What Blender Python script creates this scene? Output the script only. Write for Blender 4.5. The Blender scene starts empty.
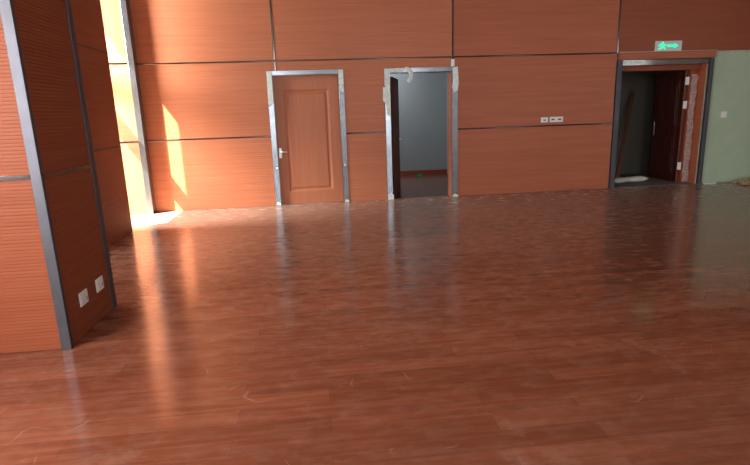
import bpy, bmesh, math, random
from mathutils import Vector, Matrix
random.seed(7)
C = bpy.context.scene.collection
scene = bpy.context.scene

# ------------------------------------------------------------------ dimensions (metres)
EYE = 1.44          # camera height
YB = 8.583          # face of the back wall cladding
XL = -3.30          # inner face of the left wall
XR = 14.0
YF = -3.0           # inner face of the wall behind the camera
ZC = 4.20           # ceiling
S1, S2 = 1.127, 2.271   # heights of the two metal strips

# ------------------------------------------------------------------ object helpers
def tag(o, label=None, cat=None, group=None, kind=None):
    if label: o['label'] = label
    if cat: o['category'] = cat
    if group: o['group'] = group
    if kind: o['kind'] = kind
    return o

def empty(name, loc=(0, 0, 0), rotz=0.0):
    o = bpy.data.objects.new(name, None)
    o.empty_display_size = 0.1
    C.objects.link(o)
    o.location = loc
    o.rotation_euler = (0, 0, rotz)
    return o

class MB:
    """Collects shapes into one mesh object."""
    def __init__(self):
        self.bm = bmesh.new()
    def box(self, x0, x1, y0, y1, z0, z1, bevel=0.0, rot=None):
        t = bmesh.new()
        bmesh.ops.create_cube(t, size=1.0)
        sx, sy, sz = x1 - x0, y1 - y0, z1 - z0
        c = Vector(((x0 + x1) / 2, (y0 + y1) / 2, (z0 + z1) / 2))
        for v in t.verts:
            v.co = Vector((v.co.x * sx, v.co.y * sy, v.co.z * sz))
        if bevel:
            bmesh.ops.bevel(t, geom=list(t.edges), offset=min(bevel, .45 * min(sx, sy, sz)), segments=2, profile=.5, affect='EDGES')
        m = Matrix.Translation(c) @ (rot.to_4x4() if rot else Matrix.Identity(4))
        t.transform(m)
        self.join(t)
        return self
    def join(self, t):
        me = bpy.data.meshes.new('tmp')
        t.to_mesh(me); t.free()
        self.bm.from_mesh(me)
        bpy.data.meshes.remove(me)
    def cyl(self, a, b, r, r2=None, seg=20):
        a, b = Vector(a), Vector(b)
        t = bmesh.new()
        d = b - a
        bmesh.ops.create_cone(t, cap_ends=True, segments=seg, radius1=r, radius2=r if r2 is None else r2, depth=d.length)
        t.transform(Matrix.Translation((a + b) / 2) @ d.to_track_quat('Z', 'Y').to_matrix().to_4x4())
        self.join(t)
        return self
    def sphere(self, c, r, sc=(1, 1, 1)):
        t = bmesh.new()
        bmesh.ops.create_uvsphere(t, u_segments=20, v_segments=12, radius=r)
        t.transform(Matrix.Translation(c) @ Matrix.Diagonal((*sc, 1)))
        self.join(t)
        return self
    def extrude_profile(self, prof, axis, a0, a1):
        """prof: list of (depth, z) closed polygon; swept along axis 'x' or 'y'."""
        def P(u, z, a):
            return (a, u, z) if axis == 'x' else (u, a, z)
        bm = self.bm
        A = [bm.verts.new(P(u, z, a0)) for u, z in prof]
        B = [bm.verts.new(P(u, z, a1)) for u, z in prof]
        n = len(prof)
        for i in range(n):
            j = (i + 1) % n
            bm.faces.new((A[i], A[j], B[j], B[i]))
        bm.faces.new(A[::-1]); bm.faces.new(B)
        return self
    def poly(self, pts, thick):
        """flat polygon (list of 3-D points) given a thickness vector"""
        bm = self.bm
        th = Vector(thick)
        A = [bm.verts.new(Vector(p)) for p in pts]
        B = [bm.verts.new(Vector(p) + th) for p in pts]
        n = len(pts)
        bm.faces.new(A); bm.faces.new(B[::-1])
        for i in range(n):
            j = (i + 1) % n
            bm.faces.new((A[j], A[i], B[i], B[j]))
        return self
    def build(self, name, mat, parent=None, smooth=False, loc=None):
        bmesh.ops.recalc_face_normals(self.bm, faces=list(self.bm.faces))
        me = bpy.data.meshes.new(name)
        self.bm.to_mesh(me); self.bm.free()
        me.materials.append(mat)
        if smooth:
            for p in me.polygons: p.use_smooth = True
        o = bpy.data.objects.new(name, me)
        C.objects.link(o)
        if parent: o.parent = parent
        if loc: o.location = loc
        return o

# ------------------------------------------------------------------ materials
def new_mat(name):
    m = bpy.data.materials.new(name)
    m.use_nodes = True
    nt = m.node_tree
    b = nt.nodes['Principled BSDF']
    return m, nt, b

def simple(name, col, rough=.5, metal=0.0, emit=None, estr=0.0, var=.06, vscale=6.0, bump=0.0):
    m, nt, b = new_mat(name)
    tc = nt.nodes.new('ShaderNodeTexCoord')
    nz = nt.nodes.new('ShaderNodeTexNoise')
    nz.inputs['Scale'].default_value = vscale
    nz.inputs['Detail'].default_value = 4
    nt.links.new(tc.outputs['Object'], nz.inputs['Vector'])
    rp = nt.nodes.new('ShaderNodeValToRGB')
    rp.color_ramp.elements[0].position = .3
    rp.color_ramp.elements[1].position = .7
    rp.color_ramp.elements[0].color = (*[c * (1 - var) for c in col], 1)
    rp.color_ramp.elements[1].color = (*[min(1, c * (1 + var)) for c in col], 1)
    nt.links.new(nz.outputs['Fac'], rp.inputs['Fac'])
    nt.links.new(rp.outputs['Color'], b.inputs['Base Color'])
    b.inputs['Roughness'].default_value = rough
    b.inputs['Metallic'].default_value = metal
    if emit:
        b.inputs['Emission Color'].default_value = (*emit, 1)
        b.inputs['Emission Strength'].default_value = estr
    if bump:
        bp = nt.nodes.new('ShaderNodeBump')
        bp.inputs['Strength'].default_value = bump
        bp.inputs['Distance'].default_value = .02
        nt.links.new(nz.outputs['Fac'], bp.inputs['Height'])
        nt.links.new(bp.outputs['Normal'], b.inputs['Normal'])
    return m

def wood(name, dark, mid, light, horizontal=True, rough=.42, fine=34.0, spec=.42):
    m, nt, b = new_mat(name)
    L = nt.links.new
    tc = nt.nodes.new('ShaderNodeTexCoord')
    mp = nt.nodes.new('ShaderNodeMapping')
    mp.inputs['Scale'].default_value = (1.1, 1.1, fine) if horizontal else (fine, fine, 1.1)
    L(tc.outputs['Object'], mp.inputs['Vector'])
    n1 = nt.nodes.new('ShaderNodeTexNoise')
    n1.inputs['Scale'].default_value = 1.0; n1.inputs['Detail'].default_value = 6; n1.inputs['Roughness'].default_value = .6
    n1.inputs['Distortion'].default_value = .4
    L(mp.outputs['Vector'], n1.inputs['Vector'])
    rp = nt.nodes.new('ShaderNodeValToRGB')
    e = rp.color_ramp.elements
    e[0].position = .28; e[0].color = (*dark, 1)
    e[1].position = .74; e[1].color = (*light, 1)
    k = e.new(.5); k.color = (*mid, 1)
    L(n1.outputs['Fac'], rp.inputs['Fac'])
    # broad tone drift
    n2 = nt.nodes.new('ShaderNodeTexNoise'); n2.inputs['Scale'].default_value = .7; n2.inputs['Detail'].default_value = 2
    L(tc.outputs['Object'], n2.inputs['Vector'])
    mr = nt.nodes.new('ShaderNodeMapRange'); mr.inputs['To Min'].default_value = .88; mr.inputs['To Max'].default_value = 1.12
    L(n2.outputs['Fac'], mr.inputs['Value'])
    mx = nt.nodes.new('ShaderNodeMix'); mx.data_type = 'RGBA'; mx.blend_type = 'MULTIPLY'; mx.inputs[0].default_value = 1
    L(rp.outputs['Color'], mx.inputs[6]); L(mr.outputs['Result'], mx.inputs[7])
    L(mx.outputs[2], b.inputs['Base Color'])
    b.inputs['Roughness'].default_value = rough
    b.inputs['Specular IOR Level'].default_value = spec
    bp = nt.nodes.new('ShaderNodeBump'); bp.inputs['Strength'].default_value = .06; bp.inputs['Distance'].default_value = .004
    L(n1.outputs['Fac'], bp.inputs['Height']); L(bp.outputs['Normal'], b.inputs['Normal'])
    return m

def floor_mat():
    m, nt, b = new_mat('laminate_floor')
    L = nt.links.new
    N = nt.nodes.new
    tc = N('ShaderNodeTexCoord')
    br = N('ShaderNodeTexBrick')
    br.offset = .37; br.squash = 1.0
    br.inputs['Scale'].default_value = 1.0
    br.inputs['Brick Width'].default_value = 1.22
    br.inputs['Row Height'].default_value = .128
    br.inputs['Mortar Size'].default_value = .0016
    br.inputs['Mortar Smooth'].default_value = .3
    br.inputs['Bias'].default_value = 0.0
    br.inputs['Color1'].default_value = (.158, .044, .021, 1)
    br.inputs['Color2'].default_value = (.212, .066, .034, 1)
    br.inputs['Mortar'].default_value = (.12, .04, .025, 1)
    L(tc.outputs['Object'], br.inputs['Vector'])
    mp = N('ShaderNodeMapping'); mp.inputs['Scale'].default_value = (1.6, 30, 1)
    L(tc.outputs['Object'], mp.inputs['Vector'])
    g = N('ShaderNodeTexNoise'); g.inputs['Scale'].default_value = 1.0; g.inputs['Detail'].default_value = 6; g.inputs['Distortion'].default_value = .5
    L(mp.outputs['Vector'], g.inputs['Vector'])
    gr = N('ShaderNodeMapRange'); gr.inputs['From Min'].default_value = .3; gr.inputs['From Max'].default_value = .7
    gr.inputs['To Min'].default_value = .82; gr.inputs['To Max'].default_value = 1.18
    L(g.outputs['Fac'], gr.inputs['Value'])
    mx = N('ShaderNodeMix'); mx.data_type = 'RGBA'; mx.blend_type = 'MULTIPLY'; mx.inputs[0].default_value = 1
    L(br.outputs['Color'], mx.inputs[6]); L(gr.outputs['Result'], mx.inputs[7])
    # builders' dust wiped about in patches, thicker toward the back of the room
    mp2 = N('ShaderNodeMapping'); mp2.inputs['Scale'].default_value = (1.3, 2.6, 1); mp2.inputs['Rotation'].default_value = (0, 0, .3)
    L(tc.outputs['Object'], mp2.inputs['Vector'])
    d1 = N('ShaderNodeTexNoise'); d1.inputs['Scale'].default_value = 4.5; d1.inputs['Detail'].default_value = 8; d1.inputs['Roughness'].default_value = .68; d1.inputs['Distortion'].default_value = .3
    L(mp2.outputs['Vector'], d1.inputs['Vector'])
    dr = N('ShaderNodeMapRange'); dr.inputs['From Min'].default_value = .45; dr.inputs['From Max'].default_value = .95
    L(d1.outputs['Fac'], dr.inputs['Value'])
    sep = N('ShaderNodeSeparateXYZ'); L(tc.outputs['Object'], sep.inputs[0])
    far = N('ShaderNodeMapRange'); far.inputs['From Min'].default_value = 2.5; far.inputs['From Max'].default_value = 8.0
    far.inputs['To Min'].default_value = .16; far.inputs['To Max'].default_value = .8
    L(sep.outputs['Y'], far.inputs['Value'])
    mu = N('ShaderNodeMath'); mu.operation = 'MULTIPLY'; L(dr.outputs['Result'], mu.inputs[0]); L(far.outputs['Result'], mu.inputs[1])
    # even pale film near the back wall: thin dust plus painted-in glare
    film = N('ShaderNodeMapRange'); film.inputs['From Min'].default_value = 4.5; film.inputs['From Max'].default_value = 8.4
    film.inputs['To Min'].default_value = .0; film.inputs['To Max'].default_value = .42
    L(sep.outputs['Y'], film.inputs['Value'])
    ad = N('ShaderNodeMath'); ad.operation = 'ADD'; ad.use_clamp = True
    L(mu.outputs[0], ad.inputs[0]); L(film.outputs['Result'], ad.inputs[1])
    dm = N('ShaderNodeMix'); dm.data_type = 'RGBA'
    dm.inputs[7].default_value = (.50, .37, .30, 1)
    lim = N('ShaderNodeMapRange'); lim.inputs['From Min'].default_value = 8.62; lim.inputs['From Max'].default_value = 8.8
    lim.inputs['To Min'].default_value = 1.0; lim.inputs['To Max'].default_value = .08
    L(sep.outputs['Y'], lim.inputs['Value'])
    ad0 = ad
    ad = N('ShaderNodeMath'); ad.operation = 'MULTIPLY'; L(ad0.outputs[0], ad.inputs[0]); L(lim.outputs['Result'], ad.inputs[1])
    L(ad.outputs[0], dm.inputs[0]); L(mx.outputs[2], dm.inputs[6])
    # sparse pale curved scuffs
    sc = N('ShaderNodeTexNoise'); sc.inputs['Scale'].default_value = 2.3; sc.inputs['Detail'].default_value = 1.5
    L(tc.outputs['Object'], sc.inputs['Vector'])
    s1 = N('ShaderNodeMath'); s1.operation = 'SUBTRACT'; s1.inputs[1].default_value = .5; L(sc.outputs['Fac'], s1.inputs[0])
    s2 = N('ShaderNodeMath'); s2.operation = 'ABSOLUTE'; L(s1.outputs[0], s2.inputs[0])
    s3 = N('ShaderNodeMapRange'); s3.inputs['From Min'].default_value = .001; s3.inputs['From Max'].default_value = .005
    s3.inputs['To Min'].default_value = 1; s3.inputs['To Max'].default_value = 0; L(s2.outputs[0], s3.inputs['Value'])
    sm = N('ShaderNodeTexNoise'); sm.inputs['Scale'].default_value = 3.7; sm.inputs['Detail'].default_value = 2
    om = N('ShaderNodeVectorMath'); om.inputs[1].default_value = (7.3, 2.1, 4.4); L(tc.outputs['Object'], om.inputs[0]); L(om.outputs[0], sm.inputs['Vector'])
    s4 = N('ShaderNodeMapRange'); s4.inputs['From Min'].default_value = .61; s4.inputs['From Max'].default_value = .72; L(sm.outputs['Fac'], s4.inputs['Value'])
    s5 = N('ShaderNodeMath'); s5.operation = 'MULTIPLY'; L(s3.outputs['Result'], s5.inputs[0]); L(s4.outputs['Result'], s5.inputs[1])
    s6 = N('ShaderNodeMath'); s6.operation = 'MULTIPLY'; s6.inputs[1].default_value = .2; L(s5.outputs[0], s6.inputs[0])
    # soft greyish smudges
    sg = N('ShaderNodeTexNoise'); sg.inputs['Scale'].default_value = 1.7; sg.inputs['Detail'].default_value = 7; sg.inputs['Roughness'].default_value = .7
    L(tc.outputs['Object'], sg.inputs['Vector'])
    s7 = N('ShaderNodeMapRange'); s7.inputs['From Min'].default_value = .58; s7.inputs['From Max'].default_value = .78; s7.inputs['To Max'].default_value = .2
    L(sg.outputs['Fac'], s7.inputs['Value'])
    s8 = N('ShaderNodeMath'); s8.operation = 'MAXIMUM'; L(s6.outputs[0], s8.inputs[0]); L(s7.outputs['Result'], s8.inputs[1])
    fm = N('ShaderNodeMix'); fm.data_type = 'RGBA'; fm.inputs[7].default_value = (.58, .42, .32, 1)
    L(s8.outputs[0], fm.inputs[0]); L(dm.outputs[2], fm.inputs[6])
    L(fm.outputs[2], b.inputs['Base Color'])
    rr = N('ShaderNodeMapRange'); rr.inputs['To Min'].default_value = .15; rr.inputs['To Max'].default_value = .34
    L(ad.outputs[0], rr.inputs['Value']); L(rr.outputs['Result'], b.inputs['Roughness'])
    b.inputs['Specular IOR Level'].default_value = .65
    # slight unevenness of the boards, and the joints
    w = N('ShaderNodeTexNoise'); w.inputs['Scale'].default_value = 7; w.inputs['Detail'].default_value = 3
    L(tc.outputs['Object'], w.inputs['Vector'])
    b1 = N('ShaderNodeBump'); b1.inputs['Strength'].default_value = .045; b1.inputs['Distance'].default_value = .006
    L(w.outputs['Fac'], b1.inputs['Height'])
    b2 = N('ShaderNodeBump'); b2.inputs['Strength'].default_value = .25; b2.inputs['Distance'].default_value = .002; b2.invert = True
    L(br.outputs['Fac'], b2.inputs['Height']); L(b1.outputs['Normal'], b2.inputs['Normal'])
    L(b2.outputs['Normal'], b.inputs['Normal'])
    return m

def glass_mat():
    m = bpy.data.materials.new('window_glass'); m.use_nodes = True
    nt = m.node_tree; nt.nodes.clear()
    o = nt.nodes.new('ShaderNodeOutputMaterial')
    t = nt.nodes.new('ShaderNodeBsdfTransparent'); t.inputs[0].default_value = (.93, .95, .94, 1)
    g = nt.nodes.new('ShaderNodeBsdfGlossy'); g.inputs['Roughness'].default_value = .02
    x = nt.nodes.new('ShaderNodeMixShader')
    x.inputs[0].default_value = .07
    nt.links.new(t.outputs[0], x.inputs[1]); nt.links.new(g.outputs[0], x.inputs[2])
    nt.links.new(x.outputs[0], o.inputs[0])
    return m

M = {}
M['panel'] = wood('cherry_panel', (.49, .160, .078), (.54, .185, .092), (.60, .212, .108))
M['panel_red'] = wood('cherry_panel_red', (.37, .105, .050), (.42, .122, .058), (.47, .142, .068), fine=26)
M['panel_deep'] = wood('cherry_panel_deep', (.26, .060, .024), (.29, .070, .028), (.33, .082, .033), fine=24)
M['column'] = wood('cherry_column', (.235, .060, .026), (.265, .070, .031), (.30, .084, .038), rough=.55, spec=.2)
M['door'] = wood('cherry_door', (.42, .142, .072), (.46, .160, .082), (.50, .180, .094), horizontal=False, fine=22)
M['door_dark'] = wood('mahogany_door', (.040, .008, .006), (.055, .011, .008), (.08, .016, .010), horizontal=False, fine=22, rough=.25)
M['frame'] = wood('cherry_frame', (.22, .044, .018), (.29, .060, .024), (.36, .082, .032), horizontal=False, fine=30)
M['brown_leaf'] = wood('dark_brown_door', (.09, .030, .020), (.115, .038, .025), (.14, .050, .033), horizontal=False, fine=22, rough=.6, spec=.15)
M['steel'] = simple('brushed_steel', (.29, .325, .375), rough=.22, metal=.9, var=.10, vscale=9)
M['steel_dark'] = simple('dark_steel_strip', (.16, .14, .14), rough=.12, metal=.95, var=.15, vscale=5)
M['film'] = simple('white_film_and_glint', (.76, .90, .98), rough=.35, var=.12, vscale=22, bump=.5)
M['pinkfilm'] = simple('pink_grey_film', (.46, .33, .31), rough=.5, var=.35, vscale=26, bump=.5)
M['white'] = simple('white_plastic', (.80, .82, .82), rough=.35, var=.02)
M['post'] = simple('grey_column_post', (.10, .10, .12), rough=.5, metal=.8, var=.12, vscale=7)
M['groove'] = simple('dark_brown_joint', (.06, .025, .018), rough=.6)
M['dark'] = simple('dark_slot', (.06, .08, .09), rough=.5)
M['chrome'] = simple('chrome', (.85, .86, .88), rough=.3, metal=.5, var=.02)
M['green'] = simple('green_plaster', (.43, .54, .41), rough=.85, var=.05, vscale=3, bump=.08)
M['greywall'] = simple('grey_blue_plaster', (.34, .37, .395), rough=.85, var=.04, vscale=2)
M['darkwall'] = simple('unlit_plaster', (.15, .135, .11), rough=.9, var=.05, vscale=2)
M['ceiling'] = simple('ceiling_paint', (.45, .43, .40), rough=.9, var=.03)
M['paint'] = simple('pale_wall_paint', (.55, .51, .46), rough=.9, var=.03)
M['alum'] = simple('white_window_frame', (.75, .75, .74), rough=.4, var=.03)
M['glass'] = glass_mat()
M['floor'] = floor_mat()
M['sunblock'] = simple('sun_block_pane', (.85, .86, .86), rough=.5, var=.01)  # opaque white panes added to keep the sun out of two unseen windows
M['concrete'] = simple('dusty_concrete', (.16, .145, .135), rough=.85, var=.25, vscale=8, bump=.3)
M['foam'] = simple('white_foam', (.66, .68, .62), rough=.7, var=.10, vscale=14, bump=.4)
M['plank'] = wood('reddish_plank', (.10, .035, .022), (.15, .05, .03), (.20, .07, .042), horizontal=False, fine=30)
M['tan'] = simple('tan_rubble', (.40, .30, .18), rough=.9, var=.4, vscale=18, bump=.6)
M['signbody'] = simple('grey_sign_body', (.52, .55, .56), rough=.4, var=.03, emit=(.4, .5, .5), estr=.12)
M['signgreen'] = simple('lit_green_pictogram', (.0, .8, .42), rough=.4, emit=(.0, 1.0, .42), estr=1.15, var=.02)
M['scrapgreen'] = simple('green_plastic', (.02, .35, .12), rough=.4, var=.05)

# ------------------------------------------------------------------ clad panels with real grooves
def grooved_profile(front, back, z0, z1, sign=-1, pitch=.036, w=.007, d=.006):
    """closed (depth, z) outline; the grooved face is at 'front', the flat back at 'back'."""
    p = [(back, z0), (front, z0)]
    inn = front + (d if back > front else -d)
    n = int((z1 - z0) / pitch)
    off = ((z1 - z0) - n * pitch) / 2
    for k in range(n):
        z = z0 + off + pitch * (k + .5)
        p += [(front, z - w / 2), (inn, z - w / 2 + .0012), (inn, z + w / 2 - .0012), (front, z + w / 2)]
    p += [(front, z1), (back, z1)]
    return p

def wall_panel(x0, x1, z0, z1, mat, parent, grooved=True, front=YB, back=YB + .03, pitch=.032):
    mb = MB()
    if grooved:
        mb.extrude_profile(grooved_profile(front, back, z0, z1, pitch=pitch, w=.006, d=.003), 'x', x0, x1)
    else:
        mb.box(x0, x1, front, back, z0, z1, bevel=.002)
    return mb.build('panel', mat, parent)

# ------------------------------------------------------------------ floor, ceiling, plain walls
fl = MB().box(XL - .15, XR + .15, YF - .15, 12.6, -.08, 0).build('floor', M['floor'])
tag(fl, 'glossy red-brown laminate plank floor with dusty scuff marks', 'floor', kind='structure')
ce = MB().box(XL - .15, XR + .15, YF - .15, YB + .2, ZC, ZC + .1).build('ceiling', M['ceiling'])
tag(ce, 'plain pale ceiling high above the hall', 'ceiling', kind='structure')

# left wall with openings (windows 1-3)
def wall_with_openings(name, axis, c0, c1, a0, a1, z0, z1, holes, mat):
    """solid wall between depth c0..c1, running a0..a1; holes = (a_lo, a_hi, z_lo, z_hi)"""
    As = sorted({a0, a1, *[h[0] for h in holes], *[h[1] for h in holes]})
    Zs = sorted({z0, z1, *[h[2] for h in holes], *[h[3] for h in holes]})
    mb = MB()
    for i in range(len(As) - 1):
        for j in range(len(Zs) - 1):
            am, zm = (As[i] + As[i + 1]) / 2, (Zs[j] + Zs[j + 1]) / 2
            if any(h[0] < am < h[1] and h[2] < zm < h[3] for h in holes): continue
            if axis == 'x': mb.box(As[i], As[i + 1], c0, c1, Zs[j], Zs[j + 1])
            else: mb.box(c0, c1, As[i], As[i + 1], Zs[j], Zs[j + 1])
    bmesh.ops.remove_doubles(mb.bm, verts=list(mb.bm.verts), dist=1e-5)
    seen = {}
    kill = []
    for f in mb.bm.faces:
        k = tuple(sorted(v.index for v in f.verts))
        if k in seen: kill += [f, seen[k]]
        seen[k] = f
    bmesh.ops.delete(mb.bm, geom=list(set(kill)), context='FACES_ONLY')
    return mb.build(name, mat)

LW = [(6.70, 8.44, .12, 2.05), (7.74, 8.44, 2.17, 3.54), (4.5, 5.8, .5, 3.3), (.3, 2.15, .5, 3.3)]
wl = wall_with_openings('wall_left', 'y', XL - .14, XL, YF, YB + .03, 0, ZC, LW, M['paint'])
tag(wl, 'pale window wall behind the wood-clad columns on the left', 'wall', kind='structure')
FW = [(-2.3, -.8, .3, 3.8), (1.9, 3.9, .3, 3.8), (6.9, 8.4, .3, 3.8), (11.8, 13.1, .3, 3.8)]
wf = wall_with_openings('wall_front', 'x', YF - .14, YF, XL - .14, XR + .14, 0, ZC, FW, M['paint'])
tag(wf, 'pale wall with tall windows facing the panelled back wall', 'wall', kind='structure')
wr = MB().box(XR, XR + .14, YF, YB + .03, 0, ZC).build('wall_right', M['paint'])
tag(wr, 'plain pale wall closing the right side of the hall', 'wall', kind='structure')

def window(n, axis, c, h, label, pane='glass'):
    a0, a1, z0, z1 = h
    r = empty('window_%d' % n, (c, (a0 + a1) / 2, z0) if axis == 'y' else ((a0 + a1) / 2, c, z0))
    tag(r, label, 'window', kind='structure')
    def bx(mb, u0, u1, d0, d1, w0, w1):
        if axis == 'y': mb.box(d0, d1, u0, u1, w0, w1)
        else: mb.box(u0, u1, d0, d1, w0, w1)
    hw, hh, t = (a1 - a0) / 2, z1 - z0, .045
    mb = MB()
    bx(mb, -hw, -hw + t, -.03, .03, 0, hh); bx(mb, hw - t, hw, -.03, .03, 0, hh)
    bx(mb, -hw + t, hw - t, -.03, .03, 0, t); bx(mb, -hw + t, hw - t, -.03, .03, hh - t, hh)
    mb.build('window_frame', M['alum'], r)
    mb = MB(); bx(mb, -hw + t, hw - t, -.003, .003, t, hh - t)
    mb.build('window_pane', M[pane], r)
window(1, 'y', XL - .10, LW[0], 'low window between the far column and the pilaster')
window(2, 'y', XL - .10, LW[1], 'high window above the transom beside the pilaster')
window(3, 'y', XL - .10, LW[2], 'tall window with an added sun-blocking pane between the two columns', 'sunblock')
window(4, 'y', XL - .10, LW[3], 'tall window with an added sun-blocking pane in front of the near column', 'sunblock')
for k, w_ in enumerate(('first', 'second', 'third', 'fourth')):
    window(5 + k, 'x', YF - .07, FW[k], 'tall window facing the panelled wall, %s from the column side' % w_)

# ------------------------------------------------------------------ back wall
D1 = (-.69, .512, 2.125)       # outer x0, x1, top of the casings
D2 = (1.165, 2.368, 2.12)
D3 = (5.098, 6.845, 2.16)
holes = [(D1[0] + .08, D1[1] - .08, 0, D1[2] - .07), (D2[0] + .085, D2[1] - .095, 0, D2[2] - .07), (D3[0] + .09, D3[1] - .075, 0, D3[2] - .07)]
wb = wall_with_openings('wall_back', 'x', YB + .03, YB + .20, XL - .14, XR + .14, 0, ZC, holes, M['green'])
tag(wb, 'long back wall clad in orange-brown wood panels, bare green plaster at its right end', 'wall', kind='structure')
g = .012
PX = -2.59
# lower and middle rows
for z0, z1 in ((.0, S1), (S1, S2)):
    wall_panel(PX, D1[0] - .002, z0 + (.004 if z0 == 0 else g), z1 - g, M['panel'], wb)
    wall_panel(D1[1] + .002, D2[0] - .002, z0 + (.004 if z0 == 0 else g), z1 - g, M['panel'], wb)
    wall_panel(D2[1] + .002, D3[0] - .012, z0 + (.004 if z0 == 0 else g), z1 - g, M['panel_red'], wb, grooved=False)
# strips of panel over doors 1 and 2
wall_panel(D1[0] - .002, -.56, D1[2] + .002, S2 - g, M['panel'], wb)
wall_panel(-.53, D1[1] + .002, D1[2] + .002, S2 - g, M['panel'], wb)
wall_panel(D2[0] - .002, 2.268, D2[2] + .002, S2 - g, M['panel'], wb)
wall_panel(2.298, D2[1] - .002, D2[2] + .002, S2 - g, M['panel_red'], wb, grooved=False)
# top row
wall_panel(PX, -.56, S2 + g, ZC - .02, M['panel'], wb)
wall_panel(-.53, 2.268, S2 + g, ZC - .02, M['panel'], wb)
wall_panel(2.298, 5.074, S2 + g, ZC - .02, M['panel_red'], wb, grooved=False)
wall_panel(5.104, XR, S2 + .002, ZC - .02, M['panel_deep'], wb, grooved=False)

# metal strips: horizontal and vertical
def strip_h(x0, x1, z, h=.024, y=YB, parent=wb, mat='steel_dark'):
    # slim channel, slightly crowned
    prof = [(y + .02, z - h / 2), (y - .003, z - h / 2), (y - .006, z - h * .3), (y - .007, z), (y - .006, z + h * .3), (y - .003, z + h / 2), (y + .02, z + h / 2)]
    return MB().extrude_profile(prof, 'x', x0, x1).build('metal_strip', M[mat], parent)
strip_h(PX, 5.074, S2)
strip_h(PX, D1[0] - .002, S1); strip_h(D1[1] + .002, D2[0] - .002, S1); strip_h(D2[1] + .002, D3[0] - .004, S1)
def strip_v(x, z0, z1, w=.022):
    return MB().box(x - w / 2, x + w / 2, YB - .006, YB + .02, z0, z1, bevel=.003).build('metal_strip', M['steel_dark'], wb)
strip_v(-.545, S2 + .018, ZC - .02); strip_v(-.545, D1[2], S2 - .018)
strip_v(2.283, S2 + .018, ZC - .02); strip_v(2.283, D2[2], S2 - .018)
strip_v(5.089, S2 - .1, ZC - .02)

# ragged plaster edge under the cladding, right end
mb = MB()
xs = 6.86
k = 0
while xs < 9.4 - .2:
    w = random.uniform(.05, .22)
    h = random.uniform(.004, .022)
    mb.box(xs, xs + w, YB + .006, YB + .03, S2 - h, S2 + .004, bevel=.003)
    xs += w + random.uniform(0, .10)
o = mb.build('plaster_edge', M['paint'], wb)
o['label'] = 'ragged pale edge where the panel ends over green plaster'

# ------------------------------------------------------------------ pilaster and columns
def clad_block(root, x0, x1, y0, y1, zs, mat, faces, pitch):
    """core + grooved panels. faces: subset of 'front' (-y) and 'side' (+x). coordinates are local to root."""
    MB().box(x0, x1 - .022, y0 + .022, y1, 0, ZC - .02).build('column_core', M['paint'], root)
    for i in range(len(zs) - 1):
        a, b = zs[i] + (.004 if i == 0 else .012), zs[i + 1] - .012
        if 'front' in faces:
            MB().extrude_profile(grooved_profile(y0, y0 + .022, a, b, pitch=pitch, w=.005, d=.003), 'x', x0, x1 - .03).build('front_panel', mat, root)
        if 'side' in faces:
            MB().extrude_profile(grooved_profile(x1, x1 - .022, a, b, pitch=pitch, w=.005, d=.003), 'y', y0 + .03, y1 - (.03 if 'post' in faces else 0)).build('side_panel', mat, root)

# near column
CX, CY0, CY1 = -1.663, 3.366, 4.165
r = empty('column', (CX, CY0, 0))
tag(r, 'near wood-clad column with grey metal corner posts and two white wall sockets', 'column')
clad_block(r, XL - CX, 0, 0, CY1 - CY0, [0, S1, S2, ZC - .04], M['column'], ('front', 'side', 'post'), .022)
MB().box(-.058, .006, -.006, .03, 0, ZC - .03, bevel=.003).build('corner_post', M['post'], r)
MB().box(-.03, .008, CY1 - CY0 - .07, CY1 - CY0 + .006, 0, ZC - .03, bevel=.003).build('corner_post', M['post'], r)
for z in (S1, S2):
    MB().box(XL - CX, -.058, -.005, .02, z - .016, z + .016, bevel=.003).build('metal_strip', M['steel_dark'], r)
    MB().box(-.02, .005, .03, CY1 - CY0 - .07, z - .016, z + .016, bevel=.003).build('metal_strip', M['steel_dark'], r)

# far column
QX, QY0, QY1 = -2.492, 6.02, 7.14
r = empty('column', (QX, QY0, 0))
tag(r, 'far wood-clad column standing beyond the near one, beside the sunlit pilaster', 'column')
clad_block(r, -.50, 0, 0, QY1 - QY0, [0, S1, S2, ZC - .04], M['column'], ('front', 'side'), .022)
MB().box(-.05, .004, -.004, .03, 0, ZC - .03, bevel=.003).build('corner_post', M['post'], r)
for z in (S1, S2):
    MB().box(-.02, .003, .03, QY1 - QY0, z - .010, z + .010).build('metal_strip', M['groove'], r)
    MB().box(-.50, -.05, -.003, .02, z - .010, z + .010).build('metal_strip', M['groove'], r)

# sunlit pilaster at the left end of the back wall
PY = YB - .17
r = empty('pilaster', (PX, PY, 0))
tag(r, 'narrow sunlit wood-clad pilaster with a bright metal corner post at the far left', 'pilaster')
MB().box(XL - PX, -.004, .022, .17, 0, ZC - .02).build('pilaster_core', M['paint'], r)
for a, b in ((.004, S1 - .010), (S1 + .010, S2 - .010), (S2 + .010, ZC - .04)):
    MB().extrude_profile(grooved_profile(0, .022, a, b, pitch=.032, w=.005, d=.003), 'x', XL - PX, -.08).build('front_panel', M['panel'], r)
MB().box(-.082, .004, -.006, .17, 0, ZC - .03, bevel=.003).build('corner_post', M['steel'], r)
for z in (S1, S2):
    MB().box(XL - PX, -.082, -.004, .02, z - .012, z + .012).build('metal_strip', M['steel_dark'], r)

# ------------------------------------------------------------------ doors 1 and 2: steel casings
def casing(r, w, top, wl_, wr_, ht, mat='steel'):
    """local: x 0..w, y 0 is the wall face"""
    MB().box(0, wl_, -.012, .17, 0, top, bevel=.003).build('casing_post', M[mat], r)
    MB().box(w - wr_, w, -.012, .17, 0, top, bevel=.003).build('casing_post', M[mat], r)
    MB().box(wl_, w - wr_, -.010, .17, top - ht, top, bevel=.003).build('lintel', M[mat], r)

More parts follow.
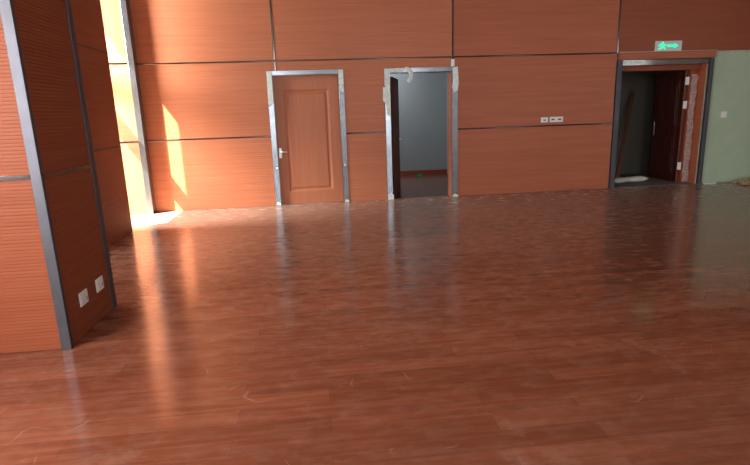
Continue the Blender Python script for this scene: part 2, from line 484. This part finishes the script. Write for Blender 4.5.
def film_glint_strip(r, pts, y, thick=.004, name='film_and_glint', mat='film'):
    """ragged flat film, and one painted glint, on the casing face; pts = (x, z) outline"""
    return MB().poly([(x, y, z) for x, z in pts], (0, -thick, 0)).build(name, M[mat], r)

# door 1: closed
r = empty('door_1', (D1[0], YB, 0))
tag(r, 'closed wooden panel door with chrome handle in a steel casing', 'door', kind='structure')
W1 = D1[1] - D1[0]
casing(r, W1, D1[2], .085, .082, .068)
lx0, lx1 = .088, W1 - .085
leaf = empty('leaf', (lx0, .05, .006)); leaf.parent = r
LWd = lx1 - lx0
LH = 2.045
def panel_leaf(parent, w, h, mat, y0=0.0, t=.045, px0=.125, px1=.140, pz0=.190, pz1=.195):
    mb = MB()
    x0, x1, z0, z1 = px0, w - px1, pz0, h - pz1
    # stiles and rails
    mb.box(0, x0, y0, y0 + t, 0, h); mb.box(x1, w, y0, y0 + t, 0, h)
    mb.box(x0, x1, y0, y0 + t, 0, z0); mb.box(x0, x1, y0, y0 + t, z1, h)
    return mb.build('leaf_board', mat, parent), (x0, x1, z0, z1)
lb, (x0, x1, z0, z1) = panel_leaf(leaf, LWd, LH, M['door'])
def moulding(parent, x0, x1, z0, z1, w, y_out, y_in, mat, name):
    """mitred frame with a rounded section from (outer, y_out) to (inner, y_in)"""
    mb = MB(); bm = mb.bm
    n = 6
    rings = []
    for k in range(n + 1):
        t = k / n
        ins = w * t
        y = y_out + (y_in - y_out) * t - .005 * math.sin(math.pi * t)
        rings.append([bm.verts.new((a, y, c)) for a, c in ((x0 + ins, z0 + ins), (x1 - ins, z0 + ins), (x1 - ins, z1 - ins), (x0 + ins, z1 - ins))])
    for k in range(n):
        for i in range(4):
            j = (i + 1) % 4
            bm.faces.new((rings[k][i], rings[k][j], rings[k + 1][j], rings[k + 1][i]))
    return mb.build(name, mat, parent, smooth=False)
moulding(leaf, x0, x1, z0, z1, .05, .0, .014, M['door'], 'moulding')
MB().box(x0 + .05, x1 - .05, .0138, .04, z0 + .05, z1 - .05).build('panel_field', M['door'], leaf)
moulding(leaf, x0 + .075, x1 - .075, z0 + .075, z1 - .075, .03, .0138, .005, M['door'], 'moulding')
MB().box(x0 + .104, x1 - .104, .0048, .03, z0 + .104, z1 - .104, bevel=.002).build('raised_panel', M['door'], leaf)
# handle on the left stile
hd = MB().box(.018, .062, -.010, 0, .765, .925, bevel=.004).build('handle_plate', M['chrome'], leaf)
MB().cyl((.040, -.010, .868), (.040, -.05, .868), .011).cyl((.036, -.046, .868), (.150, -.046, .862), .009, .007).sphere((.150, -.046, .862), .008).build('lever', M['chrome'], hd, smooth=True)
MB().cyl((.040, -.010, .80), (.040, -.022, .80), .019).build('lock_rosette', M['chrome'], hd, smooth=False)
MB().cyl((.040, -.0105, .906), (.040, -.020, .906), .019).build('lock_rosette', M['chrome'], hd, smooth=False)
# remains of film on the casing
film_glint_strip(r, [(0.004, 2.121), (.0, 1.62), (.03, 1.58), (.062, 1.64), (.08, 1.60), (.083, 2.121)], -.0125)
film_glint_strip(r, [(W1 - .080, 2.121), (W1 - .082, 1.90), (W1 - .05, 1.87), (W1 - .004, 1.89), (W1 - .003, 2.121)], -.0125)
film_glint_strip(r, [(W1 - .079, 1.875), (W1 - .077, 1.79), (W1 - .03, 1.77), (W1 - .004, 1.80), (W1 - .008, 1.86)], -.0125)
film_glint_strip(r, [(.001, .012), (.082, .006), (.080, .05), (.03, .07)], -.0125)
film_glint_strip(r, [(W1 - .07, .006), (W1 + .004, .01), (W1 - .004, .045), (W1 - .05, .05)], -.0125)
MB().cyl((.06, -.012, .62), (.06, -.020, .62), .014).build('strike_button', M['chrome'], r)
MB().cyl((W1 - .04, -.012, .62), (W1 - .04, -.020, .62), .014).build('strike_button', M['chrome'], r)

# door 2: open, room behind
r = empty('door_2', (D2[0], YB, 0))
tag(r, 'open doorway in a steel casing with torn film, grey room behind it', 'door', kind='structure')
W2 = D2[1] - D2[0]
casing(r, W2, D2[2], .088, .096, .070)
MB().box(W2 - .096 - .018, W2 - .0965, .02, .20, 0, D2[2] - .072).build('jamb_board', M['panel'], r)
MB().box(.0885, .104, .10, .20, 0, D2[2] - .072).build('jamb_board', M['frame'], r)
lf = empty('leaf', (.108, .21, .006), math.radians(74)); lf.parent = r
MB().box(0, .86, -.045, 0, 0, 2.0, bevel=.003).build('leaf_board', M['brown_leaf'], lf)
MB().cyl((.79, -.045, .95), (.79, -.09, .95), .010).cyl((.79, -.086, .95), (.67, -.086, .95), .009).build('lever', M['chrome'], lf)
film_glint_strip(r, [(.0, 2.116), (-.004, 1.86), (.03, 1.83), (.085, 1.86), (.090, 2.052), (.30, 2.060), (.34, 2.085), (.33, 2.116)], -.0125)
film_glint_strip(r, [(-.03, 1.83), (-.035, 1.62), (.01, 1.58), (.03, 1.40), (.08, 1.36), (.086, 1.66), (.075, 1.84)], -.0128)
film_glint_strip(r, [(W2 - .09, 2.11), (W2 - .085, 1.92), (W2 - .10, 1.80), (W2 - .07, 1.72), (W2 - .01, 1.74), (W2 + .012, 1.86), (W2 - .006, 2.12)], -.0125)
film_glint_strip(r, [(.004, .008), (.10, .004), (.105, .08), (.06, .12), (.008, .10)], -.0125)
film_glint_strip(r, [(W2 - .10, .004), (W2 + .01, .006), (W2 + .004, .03), (W2 - .06, .05)], -.013)
# a loose tongue of film curling down from the lintel
mb = MB(); bm = mb.bm
path = [(.33, -.016, 2.105), (.37, -.025, 2.10), (.405, -.035, 2.075), (.425, -.045, 2.03), (.42, -.05, 1.975), (.395, -.055, 1.925), (.365, -.06, 1.895)]
wd = [.030, .034, .036, .036, .034, .034, .028]
prev = None
for i, p in enumerate(path):
    a = Vector(path[max(0, i - 1)]); b = Vector(path[min(len(path) - 1, i + 1)])
    d = (b - a).normalized(); nrm = Vector((d.z, 0, -d.x))
    pr = (bm.verts.new(Vector(p) + nrm * wd[i]), bm.verts.new(Vector(p) + Vector((0, -.012, 0))), bm.verts.new(Vector(p) - nrm * wd[i]))
    if prev:
        bm.faces.new((prev[0], prev[1], pr[1], pr[0])); bm.faces.new((prev[1], prev[2], pr[2], pr[1]))
    prev = pr
o = mb.build('hanging_film', M['film'], r, smooth=True)
o['label'] = 'torn white protective film curling down from the lintel'
MB().box(2.25 - D2[0] , 2.31 - D2[0], -.016, -.010, 2.125, 2.235, bevel=.002).build('film_and_glint', M['film'], r)

# the room behind door 2
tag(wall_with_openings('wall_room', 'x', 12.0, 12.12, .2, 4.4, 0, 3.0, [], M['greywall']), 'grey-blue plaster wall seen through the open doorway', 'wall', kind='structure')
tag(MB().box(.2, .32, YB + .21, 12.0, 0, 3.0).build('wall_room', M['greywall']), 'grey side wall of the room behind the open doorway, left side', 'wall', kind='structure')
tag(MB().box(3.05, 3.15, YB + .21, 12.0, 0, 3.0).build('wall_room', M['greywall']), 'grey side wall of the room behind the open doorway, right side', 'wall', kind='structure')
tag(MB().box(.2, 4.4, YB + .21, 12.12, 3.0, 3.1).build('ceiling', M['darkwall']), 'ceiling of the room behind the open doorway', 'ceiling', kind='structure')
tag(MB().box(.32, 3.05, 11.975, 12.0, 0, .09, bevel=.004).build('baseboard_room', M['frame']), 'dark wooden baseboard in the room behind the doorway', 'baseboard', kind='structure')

# ------------------------------------------------------------------ door 3
r = empty('door_3', (D3[0], YB, 0))
tag(r, 'wide doorway with steel posts and an opened dark mahogany leaf under the exit sign', 'door', kind='structure')
W3 = D3[1] - D3[0]
MB().box(0, .09, -.02, .17, 0, 2.155, bevel=.003).build('casing_post', M['post'], r)
MB().box(W3 - .072, W3, -.02, .05, 0, 2.155, bevel=.003).build('casing_post', M['post'], r)
MB().box(.09, W3 - .072, .01, .17, 2.068, 2.155, bevel=.003).build('lintel', M['steel_dark'], r)
film_glint_strip(r, [(.10, 2.075), (.42, 2.082), (.46, 2.11), (.44, 2.14), (.11, 2.145)], .008)  # white sheet paints the bright reflection on the lintel's left part
# protruding head board under the exit sign
mb = MB()
mb.extrude_profile([(.03, 2.158), (-.05, 2.158), (-.055, 2.165), (-.055, 2.262), (-.048, 2.272), (.03, 2.272)], 'x', .004, W3 - .012)
mb.build('head_board', M['panel_red'], r)
MB().box(.004, W3 + .01, -.053, .0, 2.2725, 2.282, bevel=.003).build('head_board_edge', M['paint'], r)['label'] = 'pale edge line on top of the head board'
# inner wooden frame, set back
MB().box(.09, W3 - .072, .18, .24, 1.985, 2.072, bevel=.004).build('inner_frame_head', M['frame'], r)
MB().box(.0895, .125, .18, .24, 0, 1.985, bevel=.004).build('inner_frame_jamb', M['frame'], r)
MB().box(W3 - .245, W3 - .092, .205, .25, 0, 1.985, bevel=.004).build('inner_frame_jamb', M['frame'], r)
MB().box(W3 - .092, W3 - .0725, .0505, .25, 0, 2.066, bevel=.002).build('reveal_board', M['panel_red'], r)
pts = []
zz = .02
lo, hi = [], []
while zz < 1.98:
    lo.append((W3 - .235 + random.uniform(0, .02), zz)); hi.append((W3 - .108 + random.uniform(-.014, .012), zz)); zz += .07
film_glint_strip(r, lo + hi[::-1], .2045, name='film_and_glint', mat='pinkfilm')['label'] = 'blotchy pinkish film along the inner frame'
lf = empty('leaf', (W3 - .255, .25, .008), math.radians(86)); lf.parent = r
w = .92
lb = MB().box(0, w, 0, .05, 0, 1.965, bevel=.003).build('leaf_board', M['door_dark'], lf)
for za, zb in ((.15, .85), (1.02, 1.80)):
    t = MB()
    t.box(.14, w - .14, .05, .058, za, zb, bevel=.004); t.box(.19, w - .19, .058, .066, za + .05, zb - .05, bevel=.004)
    t.build('raised_panel', M['door_dark'], lf)
MB().box(0, .002, -.001, .051, 0, 1.965).build('leaf_edge', M['panel_red'], lf)
hp = MB().box(w - .10, w - .05, .05, .06, .82, 1.08, bevel=.004).build('lock_plate', M['steel_dark'], lf)
MB().cyl((w - .075, .06, .98), (w - .075, .11, .98), .011).cyl((w - .075, .105, .98), (w - .20, .105, .98), .010).build('lever', M['steel'], hp)
for z in (1.80, 1.39, .31):
    o = MB().box(W3 - .320, W3 - .262, .218, .232, z - .065, z + .065, bevel=.004).cyl((W3 - .262, .222, z - .07), (W3 - .262, .222, z + .07), .010).build('hinge', M['white'], r)
    o['label'] = 'pale taped hinge'

# small dark lobby behind door 3
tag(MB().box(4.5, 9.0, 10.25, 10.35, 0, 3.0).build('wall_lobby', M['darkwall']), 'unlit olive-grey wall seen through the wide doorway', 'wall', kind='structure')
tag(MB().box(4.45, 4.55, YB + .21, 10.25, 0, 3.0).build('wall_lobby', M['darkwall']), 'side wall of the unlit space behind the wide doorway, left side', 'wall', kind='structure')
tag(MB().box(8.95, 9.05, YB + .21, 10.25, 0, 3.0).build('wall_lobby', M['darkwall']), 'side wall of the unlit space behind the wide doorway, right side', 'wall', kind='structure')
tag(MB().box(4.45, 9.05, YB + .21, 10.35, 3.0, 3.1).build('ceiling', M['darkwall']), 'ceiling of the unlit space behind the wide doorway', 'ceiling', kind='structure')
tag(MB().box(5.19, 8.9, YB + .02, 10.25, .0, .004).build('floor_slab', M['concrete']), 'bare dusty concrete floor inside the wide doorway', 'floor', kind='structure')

# ------------------------------------------------------------------ things
# leaning plank
a, b = Vector((5.83, 9.55, .005)), Vector((6.42, 10.18, 1.67))
d = b - a
o = MB().box(-.036, .036, -.014, .014, 0, d.length, bevel=.003).build('wooden_plank', M['plank'])
zax = d.normalized(); xax = Vector((1, -.25, 0)); xax = (xax - zax * xax.dot(zax)).normalized(); yax = zax.cross(xax)
o.matrix_world = Matrix(((xax.x, yax.x, zax.x, a.x), (xax.y, yax.y, zax.y, a.y), (xax.z, yax.z, zax.z, a.z), (0, 0, 0, 1)))
tag(o, 'long reddish plank leaning against the unlit wall inside the wide doorway', 'plank')

# white foam roll on the floor of the doorway
mb = MB(); bm = mb.bm
rings = []
n, sgm = 14, 12
for i in range(n + 1):
    t = i / n
    x = -.36 + .72 * t
    rr = .052 * (.55 + .45 * min(1, 6 * t, 6 * (1 - t))) * (1 + .10 * math.sin(9 * t + 1))
    ring = []
    for j in range(sgm):
        an = 2 * math.pi * j / sgm
        ring.append(bm.verts.new((x, .03 * math.sin(4 * t) + 1.7 * rr * math.cos(an), .05 + .012 * t + max(-.05, rr * math.sin(an)))))
    rings.append(ring)
for i in range(n):
    for j in range(sgm):
        k = (j + 1) % sgm
        bm.faces.new((rings[i][j], rings[i][k], rings[i + 1][k], rings[i + 1][j]))
bm.faces.new(rings[0]); bm.faces.new(rings[-1])
o = mb.build('foam_roll', M['foam'], smooth=True, loc=(5.80, 9.10, .004))
o.rotation_euler = (0, 0, math.radians(6))
tag(o, 'off-white roll of packing foam lying on the concrete inside the wide doorway', 'foam roll')

# green scrap on the floor behind door 2
mb = MB()
mb.extrude_profile([(-.03, 0), (.03, 0), (.034, .012), (.02, .05), (-.01, .06), (-.034, .02)], 'x', -.055, .055)
o = mb.build('plastic_scrap', M['scrapgreen'], loc=(2.30, 11.55, .001))
tag(o, 'small bright green plastic scrap on the floor of the grey room', 'scrap')

# paper scrap at the foot of the right-hand post
mb = MB()
mb.poly([(-.10, -.03, 0), (.06, -.045, .004), (.13, -.01, .012), (.09, .03, .006), (-.02, .035, .012), (-.11, .02, .004)], (0, 0, .012))
o = mb.build('paper_scrap', M['white'], loc=(6.95, 8.50, .001))
tag(o, 'white crumpled paper scrap on the floor at the foot of the right steel post', 'scrap')

# rubble at the green wall
mb = MB()
rnd = random.Random(3)
for i in range(46):
    u = rnd.random()
    x = .05 + 1.3 * u; y = rnd.uniform(-.20, .15)
    hmax = .10 * math.exp(-((u - .45) / .3) ** 2) * (1 - abs(y) / .28)
    s = rnd.uniform(.03, .085)
    t = bmesh.new()
    bmesh.ops.create_icosphere(t, subdivisions=2, radius=s)
    for v in t.verts:
        v.co *= 1 + rnd.uniform(-.16, .16)
    t.transform(Matrix.Translation((x, y, max(.018, hmax))) @ Matrix.Rotation(rnd.uniform(0, 3), 4, 'Z') @ Matrix.Diagonal((rnd.uniform(1.1, 2.2), 1, rnd.uniform(.4, .7), 1)))
    mb.join(t)
for v in mb.bm.verts: v.co.z = max(0, v.co.z)
o = mb.build('rubble_heap', M['tan'], loc=(7.28, 8.36, .001))
tag(o, 'low heap of tan rubble and dust along the foot of the green wall', 'rubble', kind='stuff')

# wall plates
def face_plate(name, w, h, slots, label, cat, group=None, loc=(0, 0, 0), rotz=0.0):
    r = empty(name, loc, rotz)
    tag(r, label, cat, group)
    pl = MB().box(-w / 2, w / 2, -.010, 0, -h / 2, h / 2, bevel=.004).build('plate', M['white'], r)
    for kind, sx, sz, sw, sh in slots:
        MB().box(sx - sw / 2, sx + sw / 2, -.0125, -.0095, sz - sh / 2, sz + sh / 2, bevel=.001).build(kind, M['dark'] if kind == 'slot' else M['white'], pl)
    return r
face_plate('wall_socket', .125, .086, [('slot', 0, -.004, .034, .022)], 'small white single socket plate on the panel, left of the wider plate', 'socket', loc=(3.862, YB - .0005, 1.224))
face_plate('wall_socket', .235, .088, [('slot', -.062, 0, .055, .024), ('slot', .055, 0, .060, .024)], 'wide white double socket plate on the panel, right of the single plate', 'socket', loc=(4.072, YB - .0005, 1.226))
face_plate('light_switch', .105, .105, [('rocker', 0, 0, .05, .062)], 'white light switch on the green plaster wall', 'switch', loc=(7.165, YB + .0295, 1.20))
face_plate('wall_socket', .125, .098, [('rocker', -.02, .0, .05, .06), ('slot', .035, -.012, .006, .026)], 'white socket low on the near column, closer to the camera', 'socket', loc=(CX + .0005, 3.637, .255), rotz=math.radians(90))
face_plate('wall_socket', .125, .098, [('rocker', -.02, .0, .05, .06), ('slot', .035, -.012, .006, .026)], 'white socket low on the near column, farther from the camera', 'socket', loc=(CX + .0005, 3.918, .262), rotz=math.radians(90))

# exit sign over door 3
r = empty('exit_sign', (5.975, YB - .002, 2.284))
tag(r, 'small lit green emergency exit sign on the wall above the wide doorway', 'exit sign')
MB().box(-.235, .235, -.03, 0, 0, .160, bevel=.005).build('sign_box', M['signbody'], r)
mb = MB()
y = -.0305
def P2(pts): mb.poly([(x, y, z) for x, z in pts], (0, -.003, 0))
# running figure (head, trunk, arms, legs) and an arrow
mb.cyl((-.115, y, .128), (-.115, y - .003, .128), .016, seg=16)
P2([(-.150, .112), (-.105, .116), (-.098, .070), (-.135, .062)])
P2([(-.105, .114), (-.068, .095), (-.052, .104), (-.048, .094), (-.066, .080), (-.100, .098)])
P2([(-.150, .112), (-.182, .092), (-.186, .072), (-.174, .071), (-.168, .086), (-.142, .098)])
P2([(-.120, .066), (-.098, .072), (-.062, .052), (-.066, .022), (-.080, .022), (-.080, .044), (-.112, .052)])
P2([(-.135, .066), (-.112, .060), (-.140, .030), (-.190, .026), (-.190, .038), (-.150, .044)])
P2([(-.030, .096), (.100, .096), (.100, .118), (.165, .080), (.100, .042), (.100, .064), (-.030, .064)])
mb.build('pictogram', M['signgreen'], r)

# ------------------------------------------------------------------ camera (solved from the photograph)
F, PIT, ROL, YAW = 520.31837, 0.22633, -0.03435, 0.10777
cp, sp, cy, sy, cr, sr = math.cos(PIT), math.sin(PIT), math.cos(YAW), math.sin(YAW), math.cos(ROL), math.sin(ROL)
fw = Vector((sy * cp, cy * cp, -sp)); rt = Vector((cy, -sy, 0)); up = rt.cross(fw)
r2 = rt * cr + up * sr; u2 = up * cr - rt * sr
cam = bpy.data.objects.new('camera', bpy.data.cameras.new('camera'))
C.objects.link(cam)
cam.matrix_world = Matrix(((r2.x, u2.x, -fw.x, 0), (r2.y, u2.y, -fw.y, 0), (r2.z, u2.z, -fw.z, EYE), (0, 0, 0, 1)))
cam.data.sensor_fit = 'HORIZONTAL'; cam.data.sensor_width = 36
cam.data.lens = F / 750 * 36
cam.data.clip_start = .05
scene.camera = cam

# ------------------------------------------------------------------ light
def area(name, loc, direction, sx, sy_, power, col=(1, 1, 1), spread=math.pi):
    l = bpy.data.lights.new(name, 'AREA'); l.shape = 'RECTANGLE'; l.size = sx; l.size_y = sy_; l.energy = power; l.color = col
    l.spread = spread
    o = bpy.data.objects.new(name, l); C.objects.link(o); o.location = loc
    o.rotation_euler = Vector(direction).to_track_quat('-Z', 'Z').to_euler()
    return o
sun = bpy.data.lights.new('sun', 'SUN'); sun.energy = 75; sun.angle = math.radians(.6); sun.color = (1, .90, .72)
so = bpy.data.objects.new('sun', sun); C.objects.link(so); so.location = (-8, 2, 8)
so.rotation_euler = Vector((1, .6, -1.6)).to_track_quat('-Z', 'Y').to_euler()

# daylight entering by the windows
area('sky_far_window', (-5.6, 6.9, 3.1), (1, .52, -.35), 1.2, 1.4, 1750, (1, .96, .90))
area('daylight_middle_window', (XL - .05, 5.15, 1.9), (1, 0, 0), 1.2, 2.7, 150, (1, .97, .93))
area('daylight_near_window', (XL - .05, 1.22, 1.9), (1, 0, 0), 1.75, 2.7, 430, (1, .97, .93))
for k, p_ in enumerate((125, 130, 70, 95)):
    a0, a1, z0, z1 = FW[k]
    area('daylight_rear_window', ((a0 + a1) / 2, YF - .16, (z0 + z1) / 2), (0, 1, 0), a1 - a0, z1 - z0, p_, (.98, .98, 1))
# added fill light without a fixture, in the room behind door 2
area('room_fill_light', (1.25, 11.2, 2.9), (0.1, .2, -1), .5, .5, 30, (.97, 1, 1))

wd_ = bpy.data.worlds.new('world'); scene.world = wd_; wd_.use_nodes = True
bg = wd_.node_tree.nodes['Background']
sky = wd_.node_tree.nodes.new('ShaderNodeTexSky'); sky.sky_type = 'NISHITA'; sky.sun_disc = False
sky.sun_elevation = math.radians(52); sky.sun_rotation = math.radians(-125)
wd_.node_tree.links.new(sky.outputs[0], bg.inputs[0])
bg.inputs[1].default_value = .12

scene.view_settings.view_transform = 'Standard'
scene.view_settings.look = 'None'
scene.view_settings.exposure = 0.0
try:
    scene.cycles.use_denoising = True
    scene.cycles.max_bounces = 8
    scene.cycles.sample_clamp_indirect = 6
    scene.cycles.caustics_reflective = False
except Exception:
    pass
